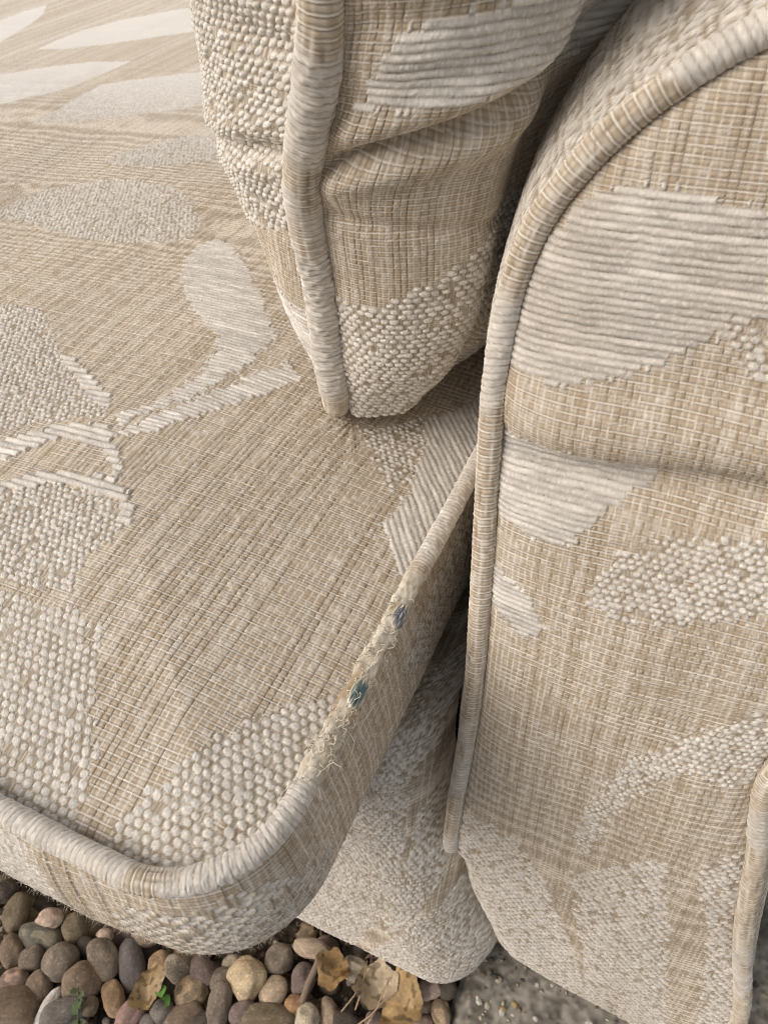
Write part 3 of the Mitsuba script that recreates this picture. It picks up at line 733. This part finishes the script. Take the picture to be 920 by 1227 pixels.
PEBBLES = [   # x, y (mm), half axes (mm), turn (deg), tone
    (-323, 31, 12.7, 8.0, 118, 'olive'),
    (-339, 38, 8.1, 7.0, 23, 'dark'),
    (-297, 27, 14.5, 7.8, 13, 'greygreen'),
    (-298, 37, 9.3, 6.2, 14, 'pinkbeige'),
    (-281, 40, 10.5, 7.8, -34, 'olive'),
    (-309, 13, 10.7, 7.1, -36, 'brown'),
    (-293, 15, 8.1, 7.6, 42, 'greybrown'),
    (-274, 21, 10.9, 11.4, 42, 'greybrown'),
    (-295, 1, 9.5, 7.5, 15, 'pink'),
    (-278, 5, 9.4, 7.4, -37, 'brown'),
    (-255, 18, 11.5, 11.2, 23, 'brown'),
    (-251, 33, 13.5, 8.1, -27, 'greybrown'),
    (-233, 37, 15.7, 8.6, -46, 'slate'),
    (-231, 18, 11.5, 6.3, -35, 'ochre'),
    (-284, -12, 18.4, 12.5, 16, 'brown'),
    (-264, -2, 10.8, 4.2, 94, 'white'),
    (-252, 0, 13.1, 9.3, 37, 'grey'),
    (-259, 44, 4.9, 3.9, 23, 'pinkbeige'),
    (-217, 45, 7.7, 6.4, 42, 'ochre'),
    (-204, 47, 9.2, 7.5, 7, 'conglomerate'),
    (-215, 16, 12.7, 7.2, 76, 'red'),
    (-199, 24, 7.5, 6.7, 95, 'grey'),
    (-190, 40, 9.9, 8.9, 41, 'ochrebrown'),
    (-185, 27, 12.0, 9.2, 32, 'brown'),
    (-189, 52, 9.1, 6.9, -26, 'mauve'),
    (-176, 53, 8.1, 6.8, 41, 'greybrown'),
    (-168, 39, 13.8, 6.7, 105, 'greybrown'),
    (-161, 59, 11.4, 11.5, 68, 'yellow'),
    (-143, 59, 9.3, 7.2, 84, 'tan'),
    (-154, 43, 8.2, 6.6, 46, 'mauve'),
    (-149, 76, 9.2, 8.5, 23, 'greybrown'),
    (-131, 73, 9.0, 7.3, 101, 'mauve'),
    (-132, 89, 11.4, 5.3, 13, 'tan'),
    (-128, 59, 6.0, 5.6, 7, 'orange'),
    (-139, 45, 17.5, 8.1, 23, 'olive'),
    (-118, 56, 7.4, 6.6, 82, 'beige'),
    (-108, 64, 8.3, 4.6, -51, 'tan'),
    (-103, 89, 9.0, 6.8, 6, 'beige'),
    (-58, 97, 7.8, 5.1, 32, 'pinkbeige'),
    (-59, 89, 5.3, 5.0, 23, 'brown'),
    (-48, 89, 7.6, 6.0, -51, 'ochrebrown'),
    (-56, 81, 5.7, 4.5, 23, 'pink'),
    (-48, 101, 5.7, 4.6, 49, 'dark'),
    (-87, 92, 7.9, 5.7, 14, 'grey'),
    (-175, 63, 7.2, 4.8, 23, 'conglomerate'),
    (-266, 34, 7.1, 4.9, -8, 'dark'),
    (-234, 53, 8.5, 6.0, 7, 'brown'),
    (-97, 63, 7.7, 6.0, 23, 'dark'),
    (-241, 9, 5.2, 4.7, 106, 'olive'),
    (-203, 17, 6.1, 4.6, 15, 'grey'),
    (-80, 70, 7.1, 5.5, 7, 'mauve'),
    (-74, 92, 6.8, 5.1, 23, 'brown'),
    (-274, 13, 4.8, 3.8, 23, 'dark'),
    (-174, 30, 5.9, 4.6, 23, 'dark'),
]
TONES = {'olive': (.17, .135, .085), 'dark': (.085, .07, .055), 'greygreen': (.17, .16, .12), 'pinkbeige': (.42, .31, .24), 'brown': (.20, .145, .10),
         'greybrown': (.185, .15, .115), 'pink': (.27, .18, .14), 'slate': (.115, .10, .098), 'ochre': (.32, .21, .115), 'white': (.66, .64, .59), 'grey': (.165, .145, .13),
         'conglomerate': (.31, .26, .19), 'red': (.25, .15, .13), 'ochrebrown': (.26, .19, .115), 'mauve': (.175, .13, .115), 'yellow': (.47, .36, .21), 'tan': (.38, .29, .195),
         'orange': (.34, .19, .085), 'beige': (.42, .36, .26)}
SAY = [
    'tall olive brown pebble at the left edge just under the cushion front',
    'dark brown pebble cut by the left edge right beneath the cushion',
    'flat grey green oval pebble below the lumpy pinkish stone',
    'lumpy pinkish beige stone tucked against the cushion front at far left',
    'olive brown upright pebble just right of the lumpy pinkish stone',
    'brown upright pebble at the left edge below the tall olive one',
    'grey brown blunt pebble between the left edge and the large round pebbles',
    'large round grey brown pebble, upper of the two big round ones',
    'dull pink pebble at the left edge above the largest brown one',
    'small upright brown pebble right of the dull pink one',
    'large round warm brown pebble, lower of the two big round ones',
    'grey brown wedge shaped pebble left of the long slate one',
    'long dark slate pebble lying upright beneath the cushion front',
    'slim upright ochre pebble below the long slate one',
    'largest brown pebble in the lower left corner',
    'long white flint at lower left',
    'broad grey pebble right of the white flint',
    'tiny pale pinkish stone peeping out under the cushion above the wedge shaped pebble',
    'ochre lumpy stone above the folded dry leaf',
    'pitted beige stone right of the ochre lumpy one',
    'long reddish stone slanting under the folded dry leaf',
    'grey oval pebble right of the long reddish stone',
    'ochre brown pebble right of the bright green seedling',
    'brown speckled pebble at the bottom edge under the ochre brown one',
    'mauve pointed pebble left of the pale yellow stone',
    'grey brown pebble squeezed between the mauve pointed one and the pale yellow stone',
    'long upright grey brown pebble left below the pale yellow stone',
    'large pale yellow knobbly stone under the cushion corner',
    'tan oval pebble leaning right of the pale yellow stone',
    'mauve grey pebble directly below the pale yellow stone',
    'grey brown pebble under the cushion, above the leaning tan pebble',
    'dark mauve upright pebble left of the twig',
    'pale tan flat pebble tucked under the sofa base above the twig',
    'small orange brown stone at the lower end of the twig',
    'large olive pebble at the bottom edge below the leaning tan one',
    'pale beige angular stone below the small orange brown one',
    'slim pale tan pebble standing right of the angular beige stone',
    'beige stone between the crumpled leaf and the pale tan leaf',
    'pinkish beige stone under the sofa base near the slab edge',
    'small brown pebble right of the golden leaf',
    'ochre brown upright pebble against the slab edge',
    'small pink stone at the bottom edge right of the golden leaf',
    'dark pebble wedged at the slab edge',
    'grey pebble mostly hidden beneath the pale tan leaf',
    'small pitted stone under the cushion corner above the pale yellow stone',
    'small dark pebble between the large round pebbles and the wedge shaped one',
    'brown pebble in shadow under the cushion above the long slate one',
    'dark pebble at the bottom edge beside the dry stalks',
    'small olive pebble beside the grey green weed sprig',
    'small grey pebble at the bottom edge right of the long reddish stone',
    'mauve pebble at the bottom edge between the stalks and the golden leaf',
    'brown pebble under the golden leaf',
    'tiny dark stone left of the upper big round pebble',
    'dark pebble at the bottom edge left of the long upright grey brown one',
]
ico3, ico2 = trimesh.creation.icosphere(4), trimesh.creation.icosphere(2)


def pebble_mesh(ico, x, y, a, b, rot, tone, seed, z=None):
    r = np.random.default_rng(seed)
    d = ico.vertices
    v = np.sign(d) * np.abs(d) ** .9
    kno = .30 if tone in ('yellow', 'conglomerate', 'pinkbeige', 'beige', 'orange', 'white') else .20
    from meshkit import noise as n3
    v = v * (1 + kno * (n3(d * 1.3 + seed * 3.7, seed) - .5) * 1.6 + kno * .35 * (n3(d * 3 + seed, seed + 1) - .5))[:, None]
    cth = min(a, b) * r.uniform(.75, .95)
    v = v * np.array([a, b, cth]) / 1000
    R = trimesh.transformations.euler_matrix(r.uniform(-.25, .25), r.uniform(-.25, .25), math.radians(rot))[:3, :3]
    v = v @ R.T
    z = (.003 + r.uniform(-.002, .004)) if z is None else z
    c0 = np.array(TONES[tone]); c0 = c0 * .78 + c0.mean() * .22
    f = n3(d * 2.2 + seed, seed + 2)[:, None]; g = n3(d * 14 + seed, seed + 3)[:, None]; k2 = n3(d * 38 + seed, seed + 4)[:, None]
    col = c0 * 1.15 * (.70 + .5 * f + .40 * (g - .5) + .55 * (k2 - .5)) * np.where(k2 > .80, 1.35, 1)
    if tone == 'conglomerate':
        col = col * np.where(g > .62, .55, 1.05)
    if tone in ('ochrebrown', 'greygreen', 'pink'):
        col = col * (1 + .5 * (sst(.5, .6, f) - .3) * np.array([1, .85, .7]))
    return v + [x / 1000, y / 1000, z], ico.faces, np.clip(col, .01, .8)


for n, (x, y, a_, b_, rot, tone) in enumerate(PEBBLES):
    key = 'pebble' + ('' if n == 0 else f'_{n:03d}')
    put(key, [pebble_mesh(ico3, x, y, a_, b_, rot, tone, 100 + n)], 'stone', label=SAY[n], category='pebble', group='pebbles in the gravel')
# the bed of stones under and around them
rng = np.random.default_rng(21)
bed = []
tones = ['olive', 'dark', 'brown', 'greybrown', 'grey', 'mauve', 'ochrebrown', 'pink', 'dark', 'tan']
for n in range(1500):
    near = n < 650
    x, y = (rng.uniform(-480, -48), rng.uniform(-130, 190)) if near else (rng.uniform(-1500, -48), rng.uniform(-900, 300))
    a_ = rng.uniform(6, 11) if near else rng.uniform(8, 16)
    infr = -370 < x < -30 and -40 < y < 130
    bed.append(pebble_mesh(ico2, x, y, a_, a_ * rng.uniform(.6, .95), rng.uniform(0, 180), tones[rng.integers(len(tones))], 1000 + n, z=(rng.uniform(-.013, -.009) if infr else rng.uniform(-.006, .002))))
grit = []
for n in range(2600):
    r_ = rng.uniform(.0006, .0022)
    c_ = np.array([rng.uniform(-.37, -.05), rng.uniform(-.05, .14), rng.uniform(-.010, -.004)])
    v = ico.vertices * r_ * rng.uniform(.6, 1.2, 3)
    grit.append((v + c_, ico.faces, np.array([(.05, .04, .03), (.12, .095, .07), (.22, .17, .12), (.30, .27, .23)][rng.choice(4, p=[.4, .35, .18, .07])])))
put('grit', grit, 'stone', label='dark grit and crumbs of soil between the pebbles', category='grit', kind='stuff', smooth=False)
put('gravel', bed, 'stone', label='bed of small brown and grey stones', kind='stuff')


# ------------------------------------------------------------------ leaves, twig, sprigs
def leaf(key, pts, z, col, seed, label, cat='leaf', curl=.008):
    g = shapely.Polygon(np.array(pts) / 1000.0).buffer(.004).buffer(-.006).buffer(.0035)
    b = np.array(g.segmentize(.0008).exterior.coords)[:-1]
    b = b + .0022 * np.stack([vn(b[:, 0] / .004, b[:, 1] / .004, seed + k_) - .5 for k_ in (20, 21)], 1) + .0008 * np.stack([vn(b[:, 0] / .001, b[:, 1] / .001, seed + k_) - .5 for k_ in (22, 23)], 1)
    g = shapely.Polygon(b).buffer(0)
    m = trimesh.creation.triangulate_polygon(g.segmentize(.0015), engine='earcut')
    v2, f = m
    mesh = trimesh.Trimesh(np.c_[v2, 0 * v2[:, 0]], f, process=False)
    v, f = trimesh.remesh.subdivide_to_size(mesh.vertices, mesh.faces, .0012)
    c = np.array(g.centroid.coords[0])
    q = (v[:, :2] - c)
    ang = seed * 1.3; u = q @ [math.cos(ang), math.sin(ang)]; w = q @ [-math.sin(ang), math.cos(ang)]
    zz = z + curl * (np.abs(w) / .011) ** 1.7 + .006 * (vn(v[:, 0] / .008, v[:, 1] / .008, seed) - .5) + .12 * u
    vein = np.exp(-(w / .0007) ** 2) + .4 * np.exp(-(((u * 1.0 + np.abs(w) * 1.0) / .004 % 1 - .5) / .12) ** 2)
    spot = sst(.66, .8, vn(v[:, 0] / .0022, v[:, 1] / .0022, seed + 6))
    cc = np.array(col) * ((.60 + .6 * vn(v[:, 0] / .005, v[:, 1] / .005, seed + 1) + .35 * vein + .3 * vn(v[:, 0] / .0009, v[:, 1] / .0009, seed + 2)) * (1 - .55 * spot))[:, None]
    V = np.c_[v[:, :2], zz]
    put(key, [(V, f, cc)], 'leaf', label=label, category=cat)


leaf('dry_leaf', [(-97, 90), (-95, 78), (-84, 74), (-77, 80), (-76, 92), (-88, 97)], .013, (.36, .29, .20), 2, 'pale tan dry leaf under the bottom edge of the sofa')
leaf('dry_leaf_001', [(-76, 96), (-78, 82), (-75, 66), (-64, 70), (-58, 82), (-66, 97)], .012, (.36, .25, .125), 5, 'golden brown dry leaf close to the slab edge')
leaf('dry_leaf_002', [(-123, 86), (-114, 91), (-104, 84), (-108, 72), (-118, 74)], .015, (.29, .19, .09), 3, 'crumpled orange brown dry leaf beside the twig')
leaf('dry_leaf_003', [(-214, 44), (-204, 39), (-203, 22), (-213, 19), (-216, 30)], .016, (.32, .23, .125), 4, 'folded ochre dry leaf lying over the reddish stone')
v, f = tube([(-.1235, .088, .016), (-.1225, .080, .017), (-.1228, .070, .017), (-.122, .060, .016)], .0021, .0017, 10)
put('twig', [(v, f, np.array([.24, .19, .15]))], 'stone', label='short grey brown twig lying among the pebbles', category='twig')
for n, (x, y, dx, dy, say) in enumerate([(-100, 66, 9, 26, 'left one of the dry stalks beside the pale tan leaf'), (-93, 70, -2, 24, 'middle one of the dry stalks beside the pale tan leaf'),
                                         (-90, 62, 16, 22, 'dry stalk slanting across onto the golden leaf'), (-84, 64, 5, 33, 'longest dry stalk lying along the golden leaf')]):
    o = np.array([x, y, 11.0]) / 1000; d = np.array([dx, dy, 0]) / 1000
    v, f = tube([o, o + d * .35 + [.0012, 0, .005], o + d * .7 + [0, .001, .0075], o + d + [-.001, 0, .006]], .00055, .0003, 5)
    put('dry_stalk' + ('' if n == 0 else f'_{n:03d}'), [(v, f, np.array([.40, .30, .20]) * (.8 + .12 * n))], 'leaf', label=say, category='stalk', group='dry stalks')


def sprig(key, base, top_, n, size, col, seed, label):
    r = np.random.default_rng(seed)
    base, top_ = np.array(base), np.array(top_)
    tag(key, label, 'plant')
    v, f = tube([base, base * .6 + top_ * .4 + [.002, 0, .003], top_], .0006, .0004, 5)
    put(key + '__stem', [(v, f, np.array(col) * .8)], 'leaf')
    for k in range(n):
        c = base + (top_ - base) * (k + .5) / n
        a_ = r.uniform(0, 6.28); d = np.array([math.cos(a_), math.sin(a_), r.uniform(.2, .9)]); d /= np.linalg.norm(d)
        side = np.cross(d, [0, 0, 1.0]); side /= np.linalg.norm(side)
        L = size * r.uniform(.7, 1.2)
        q = np.linspace(0, 1, 9); w = np.sin(np.pi * q ** .8) * L * .36
        mid_ = c + d * (q[:, None] * L) - np.array([0, 0, 1]) * (q ** 2 * L * .25)[:, None]
        V = np.stack([mid_ - side * w[:, None] + [0, 0, .0004], mid_, mid_ + side * w[:, None] + [0, 0, .0004]], 1)
        put(key + '__leaf' + ('' if k == 0 else f'_{k:03d}'), [(V.reshape(-1, 3), gridfaces(9, 3), np.array(col) * r.uniform(.8, 1.25))], 'leaf')


sprig('weed', (-.240, -.004, .004), (-.247, .014, .020), 9, .007, (.10, .14, .07), 3, 'grey green weed sprig growing between pebbles at the lower left')
sprig('weed_001', (-.202, .030, .006), (-.204, .036, .018), 3, .008, (.12, .26, .06), 4, 'tiny bright green seedling beside the folded dry leaf')
sprig('weed_002', (.118, .148, .003), (.116, .150, .012), 4, .012, (.42, .46, .10), 6, 'yellow green leafy weed on the concrete right of the sofa arm')
